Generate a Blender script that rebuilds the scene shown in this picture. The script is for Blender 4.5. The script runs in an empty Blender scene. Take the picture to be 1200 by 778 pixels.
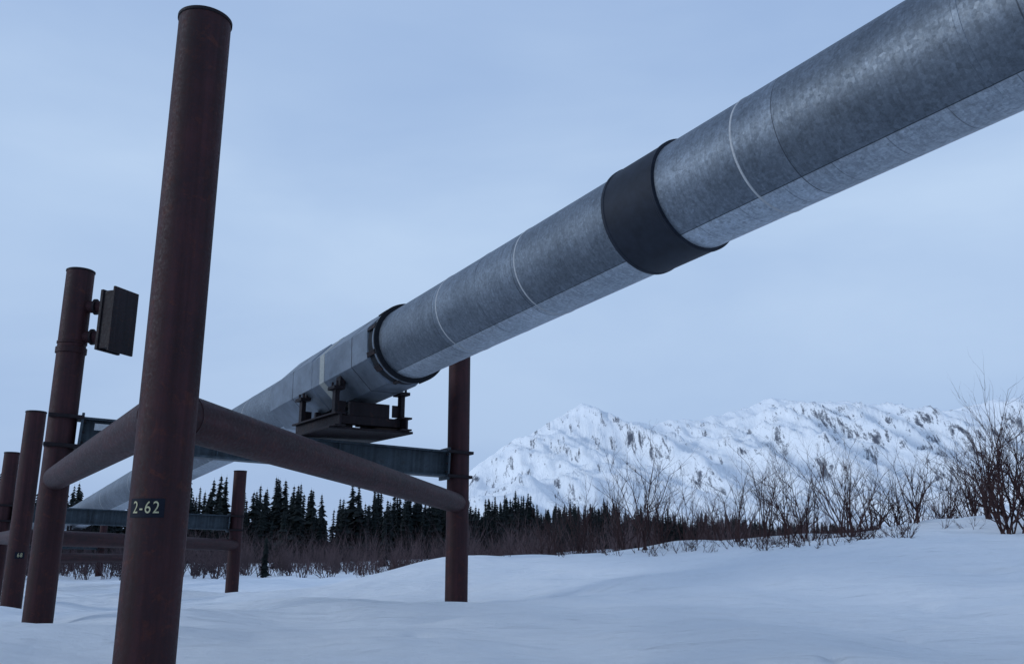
import bpy, math, random
from mathutils import Vector, Matrix, noise
random.seed(7)
V=Vector
scene=bpy.context.scene
scene.view_settings.view_transform='Standard'
scene.view_settings.look='None'
scene.view_settings.exposure=0
# z = 0 is the photographer's eye level (about 1.3 m above the snow)

# ------------------------------------------------------------------ materials
def mat_new(name):
    m=bpy.data.materials.new(name); m.use_nodes=True
    nt=m.node_tree
    b=nt.nodes['Principled BSDF']
    return m,nt,b
def N(nt,t):
    return nt.nodes.new(t)
def noise_n(nt,vec,scale,detail=6,rough=.6,dist=0):
    n=nt.nodes.new('ShaderNodeTexNoise'); n.inputs['Scale'].default_value=scale
    n.inputs['Detail'].default_value=detail; n.inputs['Roughness'].default_value=rough
    n.inputs['Distortion'].default_value=dist
    nt.links.new(vec,n.inputs['Vector']); return n.outputs['Fac']
def ramp(nt,fac,stops):
    r=nt.nodes.new('ShaderNodeValToRGB'); el=r.color_ramp.elements
    while len(el)>1: el.remove(el[-1])
    el[0].position=stops[0][0]; el[0].color=stops[0][1]
    for p,c in stops[1:]:
        e=el.new(p); e.color=c
    nt.links.new(fac,r.inputs['Fac']); return r.outputs['Color']
def g4(v): return (v,v,v,1)
def math_n(nt,op,a,b=None,c=None):
    n=nt.nodes.new('ShaderNodeMath'); n.operation=op
    for i,x in enumerate((a,b,c)):
        if x is None: continue
        if isinstance(x,(int,float)): n.inputs[i].default_value=x
        else: nt.links.new(x,n.inputs[i])
    return n.outputs[0]
def mixc(nt,fac,a,b,mode='MIX'):
    n=nt.nodes.new('ShaderNodeMix'); n.data_type='RGBA'; n.blend_type=mode
    for idx,x in ((0,fac),(6,a),(7,b)):
        if isinstance(x,(int,float,tuple)): n.inputs[idx].default_value=x
        else: nt.links.new(x,n.inputs[idx])
    return n.outputs[2]
def bump(nt,b,h,strength,dist=.02,prev=None):
    n=nt.nodes.new('ShaderNodeBump'); n.inputs['Strength'].default_value=strength; n.inputs['Distance'].default_value=dist
    nt.links.new(h,n.inputs['Height'])
    if prev: nt.links.new(prev,n.inputs['Normal'])
    if b: nt.links.new(n.outputs[0],b.inputs['Normal'])
    return n.outputs[0]
def mapping(nt,vec,scale,rot=(0,0,0)):
    n=nt.nodes.new('ShaderNodeMapping'); n.inputs['Scale'].default_value=scale; n.inputs['Rotation'].default_value=rot
    nt.links.new(vec,n.inputs['Vector']); return n.outputs[0]

def rust_mat(name,c1,c2,c3,rough=.62):
    m,nt,b=mat_new(name)
    co=N(nt,'ShaderNodeTexCoord').outputs['Object']
    n1=noise_n(nt,co,2.2,8,.65)
    n2=noise_n(nt,co,30.0,6,.7)
    n3=noise_n(nt,mapping(nt,co,(9,9,.35)),1.0,6,.6)
    n4=noise_n(nt,co,7,7,.7,.4)
    a=ramp(nt,n1,[(.35,c1+(1,)),(.62,c2+(1,))])
    f=ramp(nt,n2,[(.5,g4(0)),(.7,g4(.6))])
    a=mixc(nt,f,a,c3+(1,))
    f2=ramp(nt,n4,[(.56,g4(0)),(.66,g4(.6))])
    a=mixc(nt,f2,a,(c3[0]*1.2,c3[1],c3[2]*.85,1))
    st=ramp(nt,n3,[(.38,g4(.68)),(.65,g4(1.18))])
    a=mixc(nt,1.0,a,st,'MULTIPLY')
    nt.links.new(a,b.inputs['Base Color'])
    b.inputs['Specular IOR Level'].default_value=.2
    rr=ramp(nt,n2,[(.3,g4(rough-.14)),(.7,g4(rough+.2))])
    nt.links.new(rr,b.inputs['Roughness'])
    bump(nt,b,n2,.3,.006)
    return m
M_post=rust_mat('weathered_steel',(.044,.015,.018),(.026,.011,.014),(.064,.023,.019))
M_dark=rust_mat('dark_painted_steel',(.016,.010,.013),(.011,.009,.012),(.035,.017,.015))
M_beam=rust_mat('galvanised_beam',(.040,.056,.070),(.060,.080,.098),(.032,.040,.05),.5)
def simple(name,c,r=.6,met=0,spec=.5,var=.2,sc=20):
    m,nt,b=mat_new(name)
    co=N(nt,'ShaderNodeTexCoord').outputs['Object']
    n=noise_n(nt,co,sc,6,.65)
    a=ramp(nt,n,[(.3,(c[0]*(1-var),c[1]*(1-var),c[2]*(1-var),1)),(.7,(c[0]*(1+var),c[1]*(1+var),c[2]*(1+var),1))])
    nt.links.new(a,b.inputs['Base Color']); b.inputs['Roughness'].default_value=r; b.inputs['Metallic'].default_value=met
    b.inputs['Specular IOR Level'].default_value=spec
    return m
M_black=simple('black_rubber',(.010,.012,.016),.75,0,.2)
M_plate=simple('plate_paint',(.008,.010,.018),.7,0,.15)
M_sleeve=simple('dark_sleeve',(.013,.017,.027),.6,0,.22,.3,6)
M_seam=simple('seam_band',(.36,.37,.38),.5)
M_yel=simple('faded_marking_paint',(.46,.43,.27),.7,0,.2)
M_label=simple('white_label',(.40,.41,.42),.6)

def jacket_mat(name,up,lo,lower_edge,met=.7):
    # sheet-metal jacket: upper weathered panel, cleaner belly panel; local Z runs along pipe, local +X is down
    m,nt,b=mat_new(name)
    co=N(nt,'ShaderNodeTexCoord').outputs['Object']
    sep=N(nt,'ShaderNodeSeparateXYZ'); nt.links.new(co,sep.inputs[0])
    ang=math_n(nt,'ARCTAN2',sep.outputs[1],sep.outputs[0])
    aa=math_n(nt,'ABSOLUTE',ang)
    cb=N(nt,'ShaderNodeCombineXYZ')
    nt.links.new(math_n(nt,'MULTIPLY',ang,1.2),cb.inputs[0]); nt.links.new(math_n(nt,'MULTIPLY',sep.outputs[2],22.0),cb.inputs[1])
    streak=noise_n(nt,cb.outputs[0],1.0,7,.75)
    vor=N(nt,'ShaderNodeTexVoronoi'); vor.inputs['Scale'].default_value=26; nt.links.new(co,vor.inputs['Vector'])
    vs=N(nt,'ShaderNodeSeparateColor'); nt.links.new(vor.outputs['Color'],vs.inputs[0])
    mott=noise_n(nt,co,1.0,6,.58,.2)
    blot=noise_n(nt,co,7,8,.75,.3)
    fine=noise_n(nt,co,40,6,.75)
    sheet=math_n(nt,'FLOOR',math_n(nt,'DIVIDE',math_n(nt,'ADD',sep.outputs[2],.35),2.44))
    wn=N(nt,'ShaderNodeTexWhiteNoise'); wn.noise_dimensions='1D'; nt.links.new(sheet,wn.inputs['W'])
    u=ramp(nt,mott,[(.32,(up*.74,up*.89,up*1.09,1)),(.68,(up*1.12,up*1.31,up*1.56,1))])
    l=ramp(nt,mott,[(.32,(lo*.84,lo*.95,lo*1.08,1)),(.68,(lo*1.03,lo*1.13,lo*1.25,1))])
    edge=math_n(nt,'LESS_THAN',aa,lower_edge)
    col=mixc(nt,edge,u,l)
    col=mixc(nt,1.0,col,ramp(nt,wn.outputs['Value'],[(0,g4(.84)),(1,g4(1.12))]),'MULTIPLY')
    col=mixc(nt,1.0,col,ramp(nt,streak,[(.3,g4(.80)),(.66,g4(1.15))]),'MULTIPLY')
    col=mixc(nt,1.0,col,ramp(nt,blot,[(.34,g4(.88)),(.66,g4(1.12))]),'MULTIPLY')
    col=mixc(nt,1.0,col,ramp(nt,vs.outputs[0],[(0,g4(.84)),(1,g4(1.16))]),'MULTIPLY')
    col=mixc(nt,1.0,col,ramp(nt,fine,[(.35,g4(.80)),(.65,g4(1.18))]),'MULTIPLY')
    d=math_n(nt,'ABSOLUTE',math_n(nt,'SUBTRACT',aa,lower_edge))
    sl=math_n(nt,'LESS_THAN',d,.009)
    zz=math_n(nt,'PINGPONG',math_n(nt,'ADD',sep.outputs[2],.35),1.22)
    sj=math_n(nt,'MULTIPLY',math_n(nt,'LESS_THAN',zz,.006),.75)
    belly=math_n(nt,'MULTIPLY',math_n(nt,'LESS_THAN',math_n(nt,'PINGPONG',math_n(nt,'ADD',sep.outputs[2],.1),.305),.005),edge)
    k=math_n(nt,'MAXIMUM',math_n(nt,'MULTIPLY',sl,.85),math_n(nt,'MAXIMUM',sj,math_n(nt,'MULTIPLY',belly,.45)))
    col=mixc(nt,k,col,(.03,.035,.045,1))
    nt.links.new(col,b.inputs['Base Color'])
    b.inputs['Metallic'].default_value=met
    nt.links.new(ramp(nt,vs.outputs[1],[(0,g4(.46)),(1,g4(.60))]),b.inputs['Roughness'])
    h=bump(nt,None,streak,.05,.01)
    bump(nt,b,mott,.10,.08,h)
    return m
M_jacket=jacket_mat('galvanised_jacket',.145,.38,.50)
M_shroud=simple('shroud_sheet_metal',(.13,.155,.19),.45,.6,.4,.28,3)
M_shroudband=simple('sealant_band',(.30,.31,.29),.6)

def snow_mat():
    m,nt,b=mat_new('snow')
    co=N(nt,'ShaderNodeTexCoord').outputs['Object']
    n1=noise_n(nt,mapping(nt,co,(.25,.6,.3)),1.0,6,.55)
    n2=noise_n(nt,mapping(nt,co,(2.2,5.0,3),(0,0,.3)),1.0,8,.65,.3)
    n3=noise_n(nt,co,40,5,.8)
    n4=noise_n(nt,mapping(nt,co,(.6,1.4,1),(0,0,.3)),1.0,4,.45,.3)
    c=ramp(nt,n1,[(.3,(.83,.86,.89,1)),(.7,(.92,.93,.94,1))])
    nt.links.new(c,b.inputs['Base Color']); b.inputs['Roughness'].default_value=.7
    b.inputs['Specular IOR Level'].default_value=.2
    h=bump(nt,None,n4,.9,.36)
    h=bump(nt,None,n2,.8,.075,h)
    bump(nt,b,n3,1.0,.02,h)
    return m
M_snow=snow_mat()

def mountain_mat():
    m,nt,b=mat_new('mountain_snow_rock')
    co=N(nt,'ShaderNodeTexCoord').outputs['Object']
    geo=N(nt,'ShaderNodeNewGeometry')
    sep=N(nt,'ShaderNodeSeparateXYZ'); nt.links.new(geo.outputs['Normal'],sep.inputs[0])
    pz=N(nt,'ShaderNodeSeparateXYZ'); nt.links.new(co,pz.inputs[0])
    n1=noise_n(nt,co,.0045,5,.6,.4)
    n2=noise_n(nt,mapping(nt,co,(.055,.0060,.014),(0,0,.34)),1.0,10,.72,.35)
    n3=noise_n(nt,mapping(nt,co,(.20,.05,.2)),1.0,7,.85)
    s=math_n(nt,'SUBTRACT',1.0,sep.outputs[2])
    west=math_n(nt,'MAXIMUM',math_n(nt,'MULTIPLY',sep.outputs[0],-.26),0.0)
    reg=math_n(nt,'ADD',math_n(nt,'MULTIPLY',s,.40),math_n(nt,'MULTIPLY',n1,1.0))
    reg=math_n(nt,'ADD',reg,west)
    thr=math_n(nt,'SUBTRACT',.742,math_n(nt,'MULTIPLY',reg,.24))
    d=math_n(nt,'SUBTRACT',math_n(nt,'ADD',math_n(nt,'MULTIPLY',n2,.76),math_n(nt,'MULTIPLY',n3,.24)),thr)
    fac=ramp(nt,math_n(nt,'ADD',math_n(nt,'MULTIPLY',d,4.0),.5),[(.46,g4(0)),(.58,g4(.62)),(.78,g4(.95))])
    low=ramp(nt,math_n(nt,'DIVIDE',pz.outputs[2],400.0),[(.03,g4(1)),(.40,g4(0))])
    sp=ramp(nt,n3,[(.58,g4(0)),(.66,g4(.5))])
    fac2=math_n(nt,'MAXIMUM',fac,math_n(nt,'MULTIPLY',sp,low))
    rock=ramp(nt,n3,[(.4,(.040,.046,.068,1)),(.7,(.10,.11,.14,1))])
    c=mixc(nt,fac2,(.92,.935,.95,1),rock)
    nt.links.new(c,b.inputs['Base Color']); b.inputs['Roughness'].default_value=.85
    b.inputs['Specular IOR Level'].default_value=.1
    bump(nt,b,n2,.6,12)
    return m
M_mtn=mountain_mat()

def foliage(name,c1,c2):
    m,nt,b=mat_new(name)
    co=N(nt,'ShaderNodeTexCoord').outputs['Object']
    n=noise_n(nt,co,.8,5,.7)
    nt.links.new(ramp(nt,n,[(.35,c1+(1,)),(.65,c2+(1,))]),b.inputs['Base Color']); b.inputs['Roughness'].default_value=.85
    b.inputs['Specular IOR Level'].default_value=.15
    return m
M_spruce=foliage('spruce_needles',(.005,.008,.009),(.015,.021,.020))
M_twig=foliage('willow_twigs',(.028,.015,.017),(.064,.036,.034))
M_twig2=foliage('thicket_twigs',(.042,.030,.034),(.110,.075,.080))

# ------------------------------------------------------------------ helpers
def link(o,parent=None):
    scene.collection.objects.link(o)
    if parent:
        o.parent=parent; o.matrix_parent_inverse=parent.matrix_world.inverted()
def mesh_obj(name,verts,faces,mat,parent=None,smooth=False,matrix=None):
    me=bpy.data.meshes.new(name); me.from_pydata([tuple(v) for v in verts],[],faces); me.update()
    me.materials.append(mat)
    if smooth: me.polygons.foreach_set('use_smooth',[True]*len(me.polygons))
    o=bpy.data.objects.new(name,me)
    if matrix: o.matrix_world=matrix
    link(o,parent); return o
def empty(name,loc):
    e=bpy.data.objects.new(name,None); e.empty_display_size=.5; e.matrix_world=Matrix.Translation(loc)
    scene.collection.objects.link(e); return e
def frame(p,zdir,xhint):
    z=V(zdir).normalized(); x=V(xhint)-z*z.dot(V(xhint)); x.normalize(); y=z.cross(x)
    m=Matrix((x,y,z)).transposed().to_4x4(); m.translation=V(p); return m
def lathe(name,prof,mat,matrix,parent=None,n=64,smooth=True,cap=True,rot=0):
    vs=[];fs=[]
    for r,z in prof:
        for i in range(n):
            a=2*math.pi*i/n+rot; vs.append((r*math.cos(a),r*math.sin(a),z))
    for k in range(len(prof)-1):
        for i in range(n):
            j=(i+1)%n; fs.append((k*n+i,k*n+j,(k+1)*n+j,(k+1)*n+i))
    if cap:
        fs.append(tuple(range(n))[::-1]); fs.append(tuple((len(prof)-1)*n+i for i in range(n)))
    o=mesh_obj(name,vs,fs,mat,parent,False,matrix)
    if smooth:
        me=o.data
        for p in me.polygons: p.use_smooth=len(p.vertices)==4
        try: me.set_sharp_from_angle(angle=math.radians(35))
        except Exception: pass
    return o
def tube(name,p1,p2,r,mat,parent,n=48,bev=.012):
    p1=V(p1);p2=V(p2);L=(p2-p1).length
    hint=V((0,0,-1)) if abs((p2-p1).normalized().z)<.9 else V((1,0,0))
    return lathe(name,[(r-bev,0),(r,bev),(r,L-bev),(r-bev,L)],mat,frame(p1,p2-p1,hint),parent,n)
def box(name,c,size,mat,parent=None,axes=None,bev=.012):
    sx,sy,sz=[s/2 for s in size]
    vs=[(a*sx,b*sy,c_*sz) for a in(-1,1) for b in(-1,1) for c_ in(-1,1)]
    fs=[(0,1,3,2),(4,6,7,5),(0,4,5,1),(2,3,7,6),(0,2,6,4),(1,5,7,3)]
    m=Matrix.Identity(4)
    if axes:
        x,y,z=[V(a).normalized() for a in axes]; m=Matrix((x,y,z)).transposed().to_4x4()
    m.translation=V(c)
    o=mesh_obj(name,vs,fs,mat,parent,False,m)
    if bev:
        b=o.modifiers.new('bevel','BEVEL'); b.width=bev; b.segments=2
    return o

# ------------------------------------------------------------------ terrain
def sst(a,b,x):
    t=max(0.0,min(1.0,(x-a)/(b-a))); return t*t*(3-2*t)
pits=[]
rp=random.Random(3)
def track(x,y,dx,dy,n):
    for i in range(n):
        sd=.13*(1 if i%2 else -1)
        L=math.hypot(dx,dy); nxx,nyy=-dy/L,dx/L
        pits.append((x+nxx*sd+rp.gauss(0,.05),y+nyy*sd+rp.gauss(0,.05),.17))
        x+=dx;y+=dy
track(-9.5,8.6,.35,.62,9)
track(-7.4,8.2,.10,.70,6)
for q in [(1.7,7.6,.2),(2.05,8.1,.18),(2.4,8.9,.2),(5.2,12,.3),(6.1,13.1,.28),(7.4,16,.3),(3.3,9.3,.15),(-1.2,11.5,.2)]: pits.append(q)
wells=[(-3.23,7.97),(-8.75,16.55),(-1.27,20.3),(-13.33,23.77),(-18.85,32.35),(-11.37,36.1)]
def ground(x,y,fine=True):
    s=(x+3.2)*(-.54)+(y-8)*.84
    z=-1.27
    if s>8: z-=1.75*(1-math.exp(-(s-8)*.068/1.75))
    r=math.hypot(x,y)
    z-= .3*sst(80,500,r)
    amp=1.10*sst(-9,0,x)+.040*max(0,min(x,40))
    ys=20-max(0,min(x,12))
    yc=28+1.5*math.sin(x*.23)
    p=sst(ys,yc,y)*(1-sst(yc+2,62,y))
    z+=amp*p
    if fine and r<120:
        k=1-sst(60,120,r)
        z+=k*.28*noise.noise(V((x*.16+3,y*.22,0)))
        z+=k*.16*noise.noise(V((x*.40+y*.12,y*.6,2)))
        d=noise.noise(V((x*.30+y*.15,y*.8-x*.12,8)))
        z+=k*.15*max(0,d)**.8
        z+=k*.020*noise.noise(V((x*1.5,y*2.2,5)))
        if r<20:
            for px,py,pr in pits:
                d=(x-px)**2+(y-py)**2
                if d<pr*pr*6: z-= .13*math.exp(-d/(pr*pr)*2)
        if r<42:
            for px,py in wells:
                # wind-scoured hollow with a soft lee bank around each post
                dx=x-px;dy=y-py;d=dx*dx+dy*dy
                if d<9:
                    z-=.20*math.exp(-d/.30)
                    dd=(dx-.9)**2+(dy-.5)**2*1.3
                    z+=.13*math.exp(-dd/.7)
    elif fine:
        z+=.5*noise.noise(V((x*.012,y*.012,9)))*sst(120,300,r)
    return z
rings=[0.0]; r=.6
while r<9000:
    rings.append(r); r*= 1.016 if r<60 else 1.06
dens=lambda a:3.4 if abs(((a-math.pi/2+math.pi)%(2*math.pi))-math.pi)<.75 else 1.0
nA=900
a=0;A=[];tot=1.5*3.4+(2*math.pi-1.5)
step=tot/nA
while a<2*math.pi-1e-4:
    A.append(a); a+=step/dens(a)
nA=len(A)
vs=[(0,0,ground(0,0))];fs=[]
for r in rings[1:]:
    for a in A:
        x=r*math.cos(a);y=r*math.sin(a); vs.append((x,y,ground(x,y)))
for i in range(nA): fs.append((0,1+i,1+(i+1)%nA))
for k in range(len(rings)-2):
    o1=1+k*nA;o2=o1+nA
    for i in range(nA):
        j=(i+1)%nA; fs.append((o1+i,o2+i,o2+j,o1+j))
mesh_obj('snow_ground',vs,fs,M_snow,None,True)

# ------------------------------------------------------------------ mountains
ctrl=[(-2500,10),(-1500,10),(-900,12),(-510,20),(-330,80),(-156,225),(0,330),(120,392),(245,460),(300,436),(360,412),(510,388),(600,398),(690,420),(810,452),(930,495),(1050,455),(1150,480),(1320,462),(1500,438),(1650,452),(1800,480),(2100,470),(2700,520),(3600,480),(5200,420)]
def rid(x):
    for (a,ha),(b,hb) in zip(ctrl,ctrl[1:]):
        if a<=x<=b: return ha+(hb-ha)*(x-a)/(b-a)
    return ctrl[-1][1] if x>0 else ctrl[0][1]
nx,ny=660,260
x0,x1,y0,y1=-1600,4200,1500,4300
vs=[];fs=[]
for j in range(ny):
    y=y0+(y1-y0)*j/(ny-1)
    for i in range(nx):
        x=x0+(x1-x0)*i/(nx-1)
        wy=y+150*noise.noise(V((x*.0016,y*.001,4)))
        R_=rid(x+60*noise.noise(V((x*.003,y*.003,1)))*min(1,abs(y-3000)/400))
        if wy<3000:
            t=max(0,(wy-1750)/1250); prof=.60*t**1.25+.40*t**2.7
        else:
            t=1; prof=max(.25,1-.45*(wy-3000)/1000)
        rg=noise.ridged_multi_fractal(V((x*.0028+.0012*y,y*.00085,3.3)),.9,2.1,6,1.0,2.0)
        rg2=noise.ridged_multi_fractal(V((x*.0090+.003*y,y*.0030,7.3)),.9,2.2,5,1.0,2.0)
        mid=max(0,min(1,prof*(1.03-prof)*4.2))
        h=R_*prof + (rg-1.0)*125*mid*(R_/450) + (rg2-1.0)*22*(.3+mid)*min(1,t*1.3)*(R_/450)
        h+=8*noise.noise(V((x*.03,y*.03,2)))*(R_/450)
        if wy<1750: h=-6
        vs.append((x,y,h-6))
for j in range(ny-1):
    for i in range(nx-1):
        a=j*nx+i; fs.append((a,a+1,a+nx+1,a+nx))
mesh_obj('snowy_mountains',vs,fs,M_mtn,None,True)

# ------------------------------------------------------------------ pipeline
P2=V((-1.53,15.65,3.77)); D=V((-.559,.828,-.0607)).normalized(); W=V((.829,.560,0)).normalized()
def T(s): return P2+D*s
pipeline=empty('pipeline',T(0))
R=.71
def pseg(name,s0,s1,r=R,mat=M_jacket,n=96,prof=None,smooth=True,rot=0):
    m=frame(T(s0),D,(0,0,-1)); L=s1-s0
    if prof is None:
        b=.006; prof=[(r-b,0),(r,b),(r,L-b),(r-b,L)]
    return lathe(name,prof,mat,m,pipeline,n,smooth,True,rot)
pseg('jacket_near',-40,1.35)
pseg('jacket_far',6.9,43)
pa=T(42.9); d2=V((-.60,.80,-.018)).normalized()
pb=pa+d2*75
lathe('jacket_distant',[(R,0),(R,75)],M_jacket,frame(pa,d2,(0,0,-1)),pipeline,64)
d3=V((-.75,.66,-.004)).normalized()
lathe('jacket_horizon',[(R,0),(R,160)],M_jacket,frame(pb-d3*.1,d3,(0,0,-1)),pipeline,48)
pseg('expansion_sleeve',-6.86,-5.90,mat=M_sleeve,prof=[(.715,0),(.752,.01),(.752,.05),(.742,.06),(.742,.90),(.752,.91),(.752,.95),(.715,.96)])
for s in (-8.07,-3.84,-1.46): pseg('seam_strap',s-.015,s+.015,.716,M_seam)
for s in (-14.2,-20,9.3,13.5,18,24.5,31,37): pseg('seam_strap',s-.013,s+.013,.716,M_seam)
for s in (-12.1,-10.6,-2.7): pseg('lap_joint',s-.03,s+.03,.7135,M_jacket)
def shroud(s0,s1):
    L=s1-s0; rr=.81
    pseg('anchor_shroud',s0,s1,mat=M_shroud,n=8,smooth=False,rot=math.pi/8,
         prof=[(.735,0),(rr,.03),(rr,L*.50),(rr+.02,L*.50+.02),(rr+.02,L-.9),(.765,L-.02),(.72,L)])
    for ss,ww,mm,rr2 in [(s0+.75,.025,M_dark,rr+.003),(s0+L*.38,.26,M_shroudband,rr+.006),(s0+L*.70,.02,M_dark,rr+.023)]:
        pseg('shroud_band',ss,ss+ww,mat=mm,n=8,smooth=False,rot=math.pi/8,prof=[(rr2-.02,0),(rr2,.004),(rr2,ww-.004),(rr2-.02,ww)])
shroud(1.18,6.95)
pseg('end_gap_seal',.92,1.19,mat=M_black,prof=[(.72,0),(.75,.02),(.75,.25),(.72,.26)])
pseg('clamp_ring',.82,.93,mat=M_shroud,prof=[(.715,0),(.785,.01),(.785,.09),(.735,.11)])
pseg('clamp_rim',.77,.83,mat=M_black,prof=[(.715,0),(.80,.015),(.80,.05),(.715,.06)])
for i in range(11):
    a=2*math.pi*i/11+random.uniform(-.15,.15)
    up=V((0,0,1)); up=(up-D*D.dot(up)).normalized()
    rad=(W*math.cos(a)+up*math.sin(a)).normalized(); tan=D.cross(rad)
    box('clamp_tab',T(1.02)+rad*.785,(random.uniform(.06,.14),.03,random.uniform(.2,.34)),M_dark,pipeline,(tan,rad,D),.006)

# ------------------------------------------------------------------ supports
RP=.26
def ibeam(name,p1,p2,h,w,parent,mat=M_beam,tf=.045,tw=.03):
    p1=V(p1);p2=V(p2);L=(p2-p1).length; x=(p2-p1).normalized(); z=V((0,0,1)); z=(z-x*x.dot(z)).normalized(); y=z.cross(x)
    c=(p1+p2)/2
    box(name+'_web',c,(L,tw,h-2*tf),mat,parent,(x,y,z),0)
    box(name+'_top_flange',c+z*(h/2-tf/2),(L,w,tf),mat,parent,(x,y,z),.006)
    box(name+'_bottom_flange',c-z*(h/2-tf/2),(L,w,tf),mat,parent,(x,y,z),.006)
    k=int(L/2.0)
    for i in range(1,k):
        for sd in (-1,1):
            box(name+'_stiffener',p1+x*(L*i/k)+y*sd*(w*.24),(.02,w*.42,h-2*tf-.004),mat,parent,(x,y,z),0)
    return x,y,z
def post(name,x,y,ztop,parent):
    zb=ground(x,y,False)-.9
    tube(name,(x,y,zb),(x,y,ztop),RP,M_post,parent,64,.01)
    lathe(name+'_cap',[(RP+.004,0),(RP+.012,.006),(RP+.012,.035),(RP-.01,.05)],M_dark,Matrix.Translation((x,y,ztop-.035)),parent,64)
def bent(off,tops,zbr,zbm):
    ox,oy=off
    Ax,Ay=-3.23+ox,7.97+oy; Cx,Cy=-8.75+ox,16.55+oy; Bx,By=-1.27+ox,20.3+oy
    e=empty('pipeline_support',(Cx,Cy,ground(Cx,Cy,False)))
    post('front_post',Ax,Ay,tops[0],e); post('near_post',Cx,Cy,tops[1],e); post('far_post',Bx,By,tops[2],e)
    a=V((Ax,Ay,zbr[0]));c=V((Cx,Cy,zbr[1]));b=V((Bx,By,zbr[2]))
    dAB=(b-a).normalized(); dAC=(c-a).normalized()
    tube('diagonal_brace',a+dAB*.05,b+dAB*.33,.225,M_post,e)
    tube('side_brace',a+dAC*.05,c-dAC*.05,.225,M_post,e)
    for p,d in ((a,dAB),(a,dAC)):
        m=frame(p+d*.235,d,(0,0,-1))
        lathe('weld_collar',[(.225,0),(.234,.008),(.232,.02),(.225,.03)],M_post,m,e,48)
    cb=V((Cx,Cy,zbm[0]));bb=V((Bx,By,zbm[1])); x=(bb-cb).normalized()
    X,Y,Z=ibeam('crossbeam',cb+x*.36,bb-x*.36,.60,.42,e)
    for p,sg in ((bb,-1),(cb,1)):
        q=p+x*sg*.34
        box('end_plate',q,(.05,.56,.74),M_beam,e,(X,Y,Z),.008)
        for dz in(-.28,.28):
            box('beam_clamp',p+Z*dz+x*sg*.05,(.62,.60,.07),M_dark,e,(X,Y,Z),.01)
        for sy in(-1,1):
            for dz in(-.2,0,.2):
                lathe('bolt',[(.024,0),(.024,.045)],M_dark,frame(q+Y*sy*.24+Z*dz+x*sg*.02,x*sg,(0,0,1)),e,6,False)
    return e,cb,bb,x,X,Y,Z
def saddle(center_s,zbase,e):
    c=T(center_s); up=V((0,0,1)); Dh=V((D.x,D.y,0)).normalized()
    def at(a,w_,z): return V((c.x,c.y,0))+Dh*a+W*w_+V((0,0,z))
    ax=(Dh,W,up)
    box('slide_plate',at(0,0,zbase+.03),(2.3,1.9,.05),M_dark,e,ax,.008)
    for w_ in(-.75,.75):
        box('skid_web',at(0,w_,zbase+.19),(2.5,.05,.22),M_dark,e,ax,.006)
        box('skid_top',at(0,w_,zbase+.32),(2.5,.24,.04),M_dark,e,ax,.006)
        box('skid_foot',at(0,w_,zbase+.075),(2.5,.24,.035),M_dark,e,ax,.006)
    for a_ in(-.95,.95):
        box('cross_channel',at(a_,0,zbase+.22),(.2,1.4,.18),M_dark,e,ax,.01)
        for w_ in(-.75,.75):
            box('leg',at(a_,w_,zbase+.34+.24),(.16,.10,.50),M_dark,e,ax,.008)
            box('leg_gusset',at(a_,w_*.86,zbase+.34+.14),(.03,.22,.26),M_dark,e,ax,.004)
            box('leg_head',at(a_,w_,zbase+.86),(.36,.24,.07),M_dark,e,ax,.008)
            box('leg_bracket',at(a_,w_*.88,zbase+1.02),(.22,.12,.28),M_dark,e,ax,.008)
            for k in(-.12,.12):
                lathe('leg_bolt',[(.025,0),(.025,.17)],M_dark,Matrix.Translation(at(a_+k,w_*1.05,zbase+.83)),e,8,False)
        box('cradle',at(a_,0,zbase+.46),(.12,.9,.30),M_dark,e,ax,.01)
e,cb,bb,x,X,Y,Z=bent((0,0),(5.30,5.27,5.0),(1.15,1.12,.80),(2.02,1.68))
saddle(3.6,2.16,e)
box('beam_label',cb+x*.75+V((0,0,.12))-Y*.235,(.36,.012,.13),M_label,e,(X,Y,Z),.002)
VV=(-10.1,15.8)
e2,cb2,bb2,x2,X2,Y2,Z2=bent(VV,(3.45,3.15,2.75),(.05,.02,-.26),(.92,.62))
def simple_saddle(s,zb,e,c=None):
    c=c or T(s)
    up=V((0,0,1)); Dh=V((D.x,D.y,0)).normalized(); ax=(Dh,W,up)
    b0=V((c.x,c.y,0))
    h=c.z-.71-zb
    box('slide_plate',b0+V((0,0,zb+.03)),(1.8,1.5,.06),M_dark,e,ax,.01)
    for a_ in(-.6,.6):
        for w_ in(-.5,.5):
            box('leg',b0+Dh*a_+W*w_+V((0,0,zb+h/2+.12)),(.14,.1,h+.12),M_dark,e,ax,.01)
        box('cradle',b0+Dh*a_+V((0,0,zb+h*.6)),(.12,1.1,h*.7),M_dark,e,ax,.01)
simple_saddle(22.8,1.07,e2)
for n in range(2,6):
    dz=[0,0,-1.95,-2.25,-2.4,-2.5][n]
    ee,c_,b_,*_r=bent((VV[0]*n,VV[1]*n),(4+dz,3.97+dz,3.7+dz),(1.15+dz,1.12+dz,.84+dz),(2.02+dz,1.72+dz))
    s=4.05+18.77*n
    p=T(s) if s<43 else pa+d2*(s-42.9)
    simple_saddle(0,1.92+dz,ee,c=p)

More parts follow.
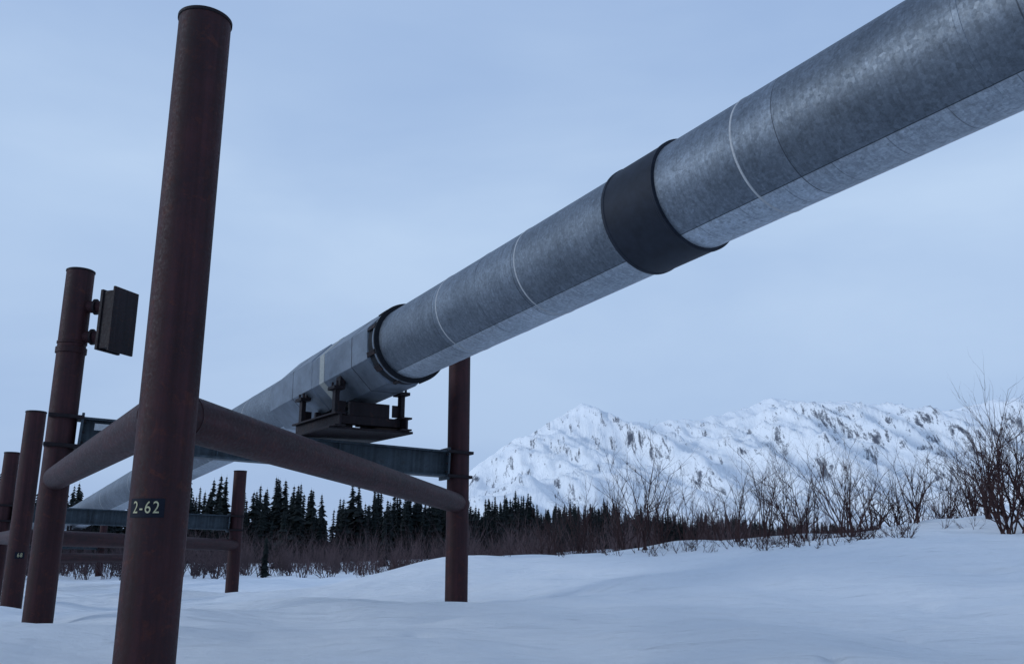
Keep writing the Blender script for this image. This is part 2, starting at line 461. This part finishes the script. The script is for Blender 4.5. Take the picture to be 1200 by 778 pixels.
Cx,Cy=-8.75,16.55
lathe('post_collar',[(RP,0),(RP+.025,.01),(RP+.025,.12),(RP,.13)],M_post,Matrix.Translation((Cx,Cy,3.55)),e,64)
lathe('post_collar',[(RP,0),(RP+.015,.01),(RP+.015,.05),(RP,.06)],M_post,Matrix.Translation((Cx,Cy,3.74)),e,64)
bx=V((.95,-.30,0)).normalized(); by=V((.30,.95,0)).normalized()
bc=V((Cx,Cy,4.20))+V((.84,-.02,0))
ax=(bx,by,(0,0,1))
box('radiator_back',bc-bx*.14,(.07,.62,1.22),M_dark,e,ax,.01)
box('radiator_front',bc+bx*.17,(.05,.66,1.30),M_dark,e,ax,.01)
for i in range(15):
    box('radiator_fin',bc+bx*.015+V((0,0,-.56+i*.08)),(.27,.56,.018),M_dark,e,ax,0)
for sy in(-.27,.27):
    box('radiator_side',bc+bx*.015+by*sy,(.26,.03,1.16),M_dark,e,ax,0)
for dz in(-.30,.32):
    tube('radiator_arm',V((Cx,Cy,4.20+dz)),bc-bx*.12+V((0,0,dz)),.12,M_post,e,32)
    lathe('arm_flange',[(.12,0),(.16,.01),(.16,.05),(.12,.06)],M_dark,frame(V((Cx+.36,Cy,4.20+dz)),(1,0,0),(0,0,1)),e,32)

def plate(x,y,z,ang,txt,wid,hgt,parent):
    r=RP+.006; n=24; vs=[];fs=[]
    for i in range(n+1):
        a=ang+(i/n-.5)*wid/r
        for zz in(-hgt/2,hgt/2):
            vs.append((x+r*math.cos(a),y+r*math.sin(a),z+zz))
    for i in range(n): fs.append((2*i,2*i+2,2*i+3,2*i+1))
    mesh_obj('number_plate',vs,fs,M_plate,parent,True)
    cu=bpy.data.curves.new('txt','FONT'); cu.body=txt; cu.size=.15; cu.align_x='CENTER'; cu.align_y='CENTER'; cu.space_character=1.2
    to=bpy.data.objects.new('t',cu); scene.collection.objects.link(to)
    dg=bpy.context.evaluated_depsgraph_get(); me=bpy.data.meshes.new_from_object(to.evaluated_get(dg))
    bpy.data.objects.remove(to)
    for v in me.vertices:
        a=ang+v.co.x/r*.78; rr=r+.004; v.co=V((x+rr*math.cos(a),y+rr*math.sin(a),z+v.co.y))
    me.materials.clear(); me.materials.append(M_yel)
    o=bpy.data.objects.new('plate_number',me); link(o,parent)
camdir=math.atan2(-7.97,3.23)
plate(-3.23,7.97,.265,camdir-.45,'2-62',.33,.165,e)
plate(-13.33,23.77,-.43,math.atan2(-23.77,13.33)+.2,'68',.24,.17,e2)

# ------------------------------------------------------------------ vegetation
def tri_tube(vs,fs,p,q,r1,r2):
    d=(q-p)
    if d.length<1e-5: return
    d.normalize(); a=d.orthogonal().normalized(); b=d.cross(a); o=len(vs)
    for c,r in((p,r1),(q,r2)):
        for k in range(3):
            t=k*2.0944; vs.append(c+a*(r*math.cos(t))+b*(r*math.sin(t)))
    for k in range(3):
        j=(k+1)%3; fs.append((o+k,o+j,o+3+j,o+3+k))
def branch(vs,fs,p,d,L,r,lvl,rng,kids):
    n=4
    for i in range(n):
        d=(d+V((rng.gauss(0,.13),rng.gauss(0,.13),rng.gauss(.05,.09)))).normalized()
        q=p+d*(L/n)
        tri_tube(vs,fs,p,q,r*(1-.2*i),max(r*(1-.2*(i+1)),r*.25))
        p=q
        if lvl>0:
            for _ in range(kids):
                if rng.random()<.75:
                    sd=(d+V((rng.gauss(0,.55),rng.gauss(0,.55),rng.gauss(.1,.3)))).normalized()
                    branch(vs,fs,p,sd,L*rng.uniform(.3,.55),r*(1-.2*i)*.64,lvl-1,rng,kids)
def shrub_geo(seed,h,stems,lvl=2,kids=2,spread=.45,r0=.013):
    rng=random.Random(seed); vs=[];fs=[]
    for i in range(stems):
        a=rng.uniform(0,6.283); sp=abs(rng.gauss(0,spread))
        d=V((math.cos(a)*sp,math.sin(a)*sp,1)).normalized()
        p=V((rng.gauss(0,.12),rng.gauss(0,.12),-.15))
        branch(vs,fs,p,d,h*rng.uniform(.55,1.0)*.95,r0*rng.uniform(.7,1.2),lvl,rng,kids)
    return vs,fs
def shrub(x,y,h,stems,seed,spread=.45,lvl=2,r0=.019):
    vs,fs=shrub_geo(seed,h,stems,lvl,2,spread,r0)
    mesh_obj('bare_shrub',vs,fs,M_twig,None,False,Matrix.Translation((x,y,ground(x,y))))
def ux(u,y): return (u-600)/1000*y
prim=[(640,33,1.8,6,.3),(675,29,2.6,7,.25),(690,33,2.0,6,.3),(728,30,2.5,8,.3),(752,27,3.2,9,.3),(768,29,2.2,7,.3),(800,31,2.3,8,.4),(835,32,2.2,7,.4),(860,30,2.9,8,.25),(888,31,3.0,9,.3),(912,30,2.4,8,.4),
      (935,29,3.1,10,.35),(985,28,3.2,10,.4),(1012,30,2.6,9,.5),(1040,30,2.3,8,.5),(1060,28,2.2,9,.7),(1095,31,2.7,9,.5),(1128,30,3.0,9,.5),(1150,27,2.8,9,.5),(1165,24,3.6,13,.6),(1195,24.5,3.6,13,.6),(1250,25,2.8,9,.5)]
for i,(u,y,h,st,sp) in enumerate(prim):
    shrub(ux(u,y),y,h,st,100+i,sp,2,.028 if u<1150 else .034)
vs=[];fs=[]
rng=random.Random(5)
def add_mass(x,y,h,stems,seed,lvl,spread,r0):
    a,b=shrub_geo(seed,h,stems,lvl,2,spread,r0); o=len(vs); g=V((x,y,ground(x,y)))
    vs.extend([v+g for v in a]); fs.extend([tuple(i+o for i in f) for f in b])
for i in range(60):
    u=rng.uniform(580,1230); y=rng.uniform(25,29)
    add_mass(ux(u,y),y,rng.uniform(.3,.85),rng.randint(4,8),300+i,1,1.1,.012)
for i in range(26):
    u=rng.gauss(965,55); y=rng.uniform(22.5,27)
    add_mass(ux(u,y),y,rng.uniform(.5,1.1),8,400+i,1,1.5,.015)
for i in range(40):
    u=rng.uniform(430,660); y=rng.uniform(29,42)
    add_mass(ux(u,y),y,rng.uniform(.6,1.5),6,450+i,1,.8,.013)
mesh_obj('low_twigs',vs,fs,M_twig,None)
vs=[];fs=[]
i=0
while i<250:
    u=rng.uniform(540,1320); y=rng.uniform(36,70)
    c=noise.noise(V((u*.016,y*.05,1)))
    if c<-.12 and rng.random()<.8: continue
    add_mass(ux(u,y),y,rng.uniform(1.7,3.3)*(y/50)**.5*(1+.7*c),rng.randint(4,8),600+i,1,.38,.021); i+=1
for i in range(540):
    u=rng.uniform(-150,640); y=rng.uniform(62,100)
    add_mass(ux(u,y),y,rng.uniform(1.3,3.9),rng.randint(5,9),900+i,1,.42,.030)
mesh_obj('willow_thicket',vs,fs,M_twig2,None)

def spruce(vs,fs,x,y,z,h,rng,dens=1.0):
    r=h*rng.uniform(.13,.21); lean=V((rng.gauss(0,.02),rng.gauss(0,.02),0))
    tri_tube(vs,fs,V((x,y,z)),V((x,y,z+h))+lean*h,h*.012,.01)
    lay=int(h*2.8*dens)
    for k in range(lay):
        t=k/lay; t0=.06+t*.92; rr=r*(1-t0)**.8*rng.uniform(.5,1.25)+.07
        c=V((x,y,z+h*t0))+lean*h*t0
        a0=rng.uniform(0,6.28)
        for j in range(5):
            if rng.random()<.12: continue
            a=a0+j*6.283/5+rng.gauss(0,.2); l=rr*rng.uniform(.6,1.3)
            dr=V((math.cos(a),math.sin(a),0)); sd=V((-math.sin(a),math.cos(a),0))
            wd=l*.45+.1; dz=-l*rng.uniform(.25,.6)
            o=len(vs)
            vs.extend([c+V((0,0,.22)),c+dr*l*.6+sd*wd+V((0,0,dz*.5-.05)),c+dr*l+V((0,0,dz)),c+dr*l*.6-sd*wd+V((0,0,dz*.5-.12))])
            fs.append((o,o+1,o+2)); fs.append((o,o+2,o+3))
vs=[];fs=[]
rng=random.Random(11)
line=[(-260,125,10.5),(-85,108,10.0),(-45,106,9.8),(-25,112,9.3),(-14,132,9.2),(0,170,10.0),(20,235,11.0),(62,330,12),(140,480,12),(320,700,12)]
for (xa,ya,ha),(xb,yb,hb) in zip(line,line[1:]):
    L=math.hypot(xb-xa,yb-ya); cnt=int(L*(7.6 if ya<150 else 4.0))
    cnt=min(cnt,600)
    for i in range(cnt):
        t=rng.random(); dp=rng.random()**1.2*50
        x=xa+(xb-xa)*t; y=ya+(yb-ya)*t+dp
        clump=.78+.55*noise.noise(V((x*.09,y*.03,0)))
        h=(ha+(hb-ha)*t)*rng.choice([.45,.6,.7,.8,.88,.95,1.05,1.18])*rng.uniform(.85,1.08)*min(1.12,clump+.2)
        spruce(vs,fs,x,y,ground(x,y)-.2,h,rng)
mesh_obj('spruce_forest',vs,fs,M_spruce,None)
def lone(u,y,h,seed):
    a=[];b=[]; x=ux(u,y); spruce(a,b,0,0,0,h,random.Random(seed),2.0)
    mesh_obj('spruce_tree',a,b,M_spruce,None,False,Matrix.Translation((x,y,ground(x,y)-.2)))
lone(320,66,3.2,1); lone(338,90,6.0,2); lone(455,95,5.5,3)

# ------------------------------------------------------------------ light
w=bpy.data.worlds.new('World'); scene.world=w; w.use_nodes=True
nt=w.node_tree; bg=nt.nodes['Background']
sky=N(nt,'ShaderNodeTexSky'); sky.sky_type='NISHITA'; sky.sun_disc=False
sky.sun_elevation=math.radians(18); sky.sun_rotation=math.radians(-105)
co=N(nt,'ShaderNodeTexCoord').outputs['Generated']
sep=N(nt,'ShaderNodeSeparateXYZ'); nt.links.new(co,sep.inputs[0])
grad=ramp(nt,sep.outputs[2],[(0,(.36,.50,.76,1)),(.12,(.39,.54,.80,1)),(.35,(.46,.62,.87,1)),(.6,(.37,.52,.79,1)),(1,(.27,.40,.66,1))])
cl=noise_n(nt,mapping(nt,co,(1.0,1.0,3.0)),1.6,5,.5,.3)
clc=ramp(nt,cl,[(.32,(.85,.88,.93,1)),(.68,(1.13,1.09,1.04,1))])
over=mixc(nt,1.0,grad,clc,'MULTIPLY')
sc=N(nt,'ShaderNodeVectorMath'); sc.operation='SCALE'; sc.inputs['Scale'].default_value=10.0
nt.links.new(over,sc.inputs[0])
fin=mixc(nt,.95,sky.outputs[0],sc.outputs[0])
nt.links.new(fin,bg.inputs['Color']); bg.inputs['Strength'].default_value=.100
sd=bpy.data.lights.new('sun','SUN'); sd.energy=1.1; sd.angle=math.radians(14); sd.color=(.86,.93,1)
so=bpy.data.objects.new('sun',sd); scene.collection.objects.link(so)
az=math.radians(-105); el=math.radians(18)
dirv=V((math.sin(az)*math.cos(el),math.cos(az)*math.cos(el),math.sin(el)))
so.rotation_euler=(-dirv).to_track_quat('-Z','Y').to_euler()

# ------------------------------------------------------------------ camera
cd=bpy.data.cameras.new('camera'); cd.lens=30; cd.sensor_width=36; cd.clip_start=.05; cd.clip_end=20000
cam=bpy.data.objects.new('camera',cd); scene.collection.objects.link(cam)
cam.location=(0,0,0); cam.rotation_euler=(math.radians(90+13.6),0,0)
scene.camera=cam
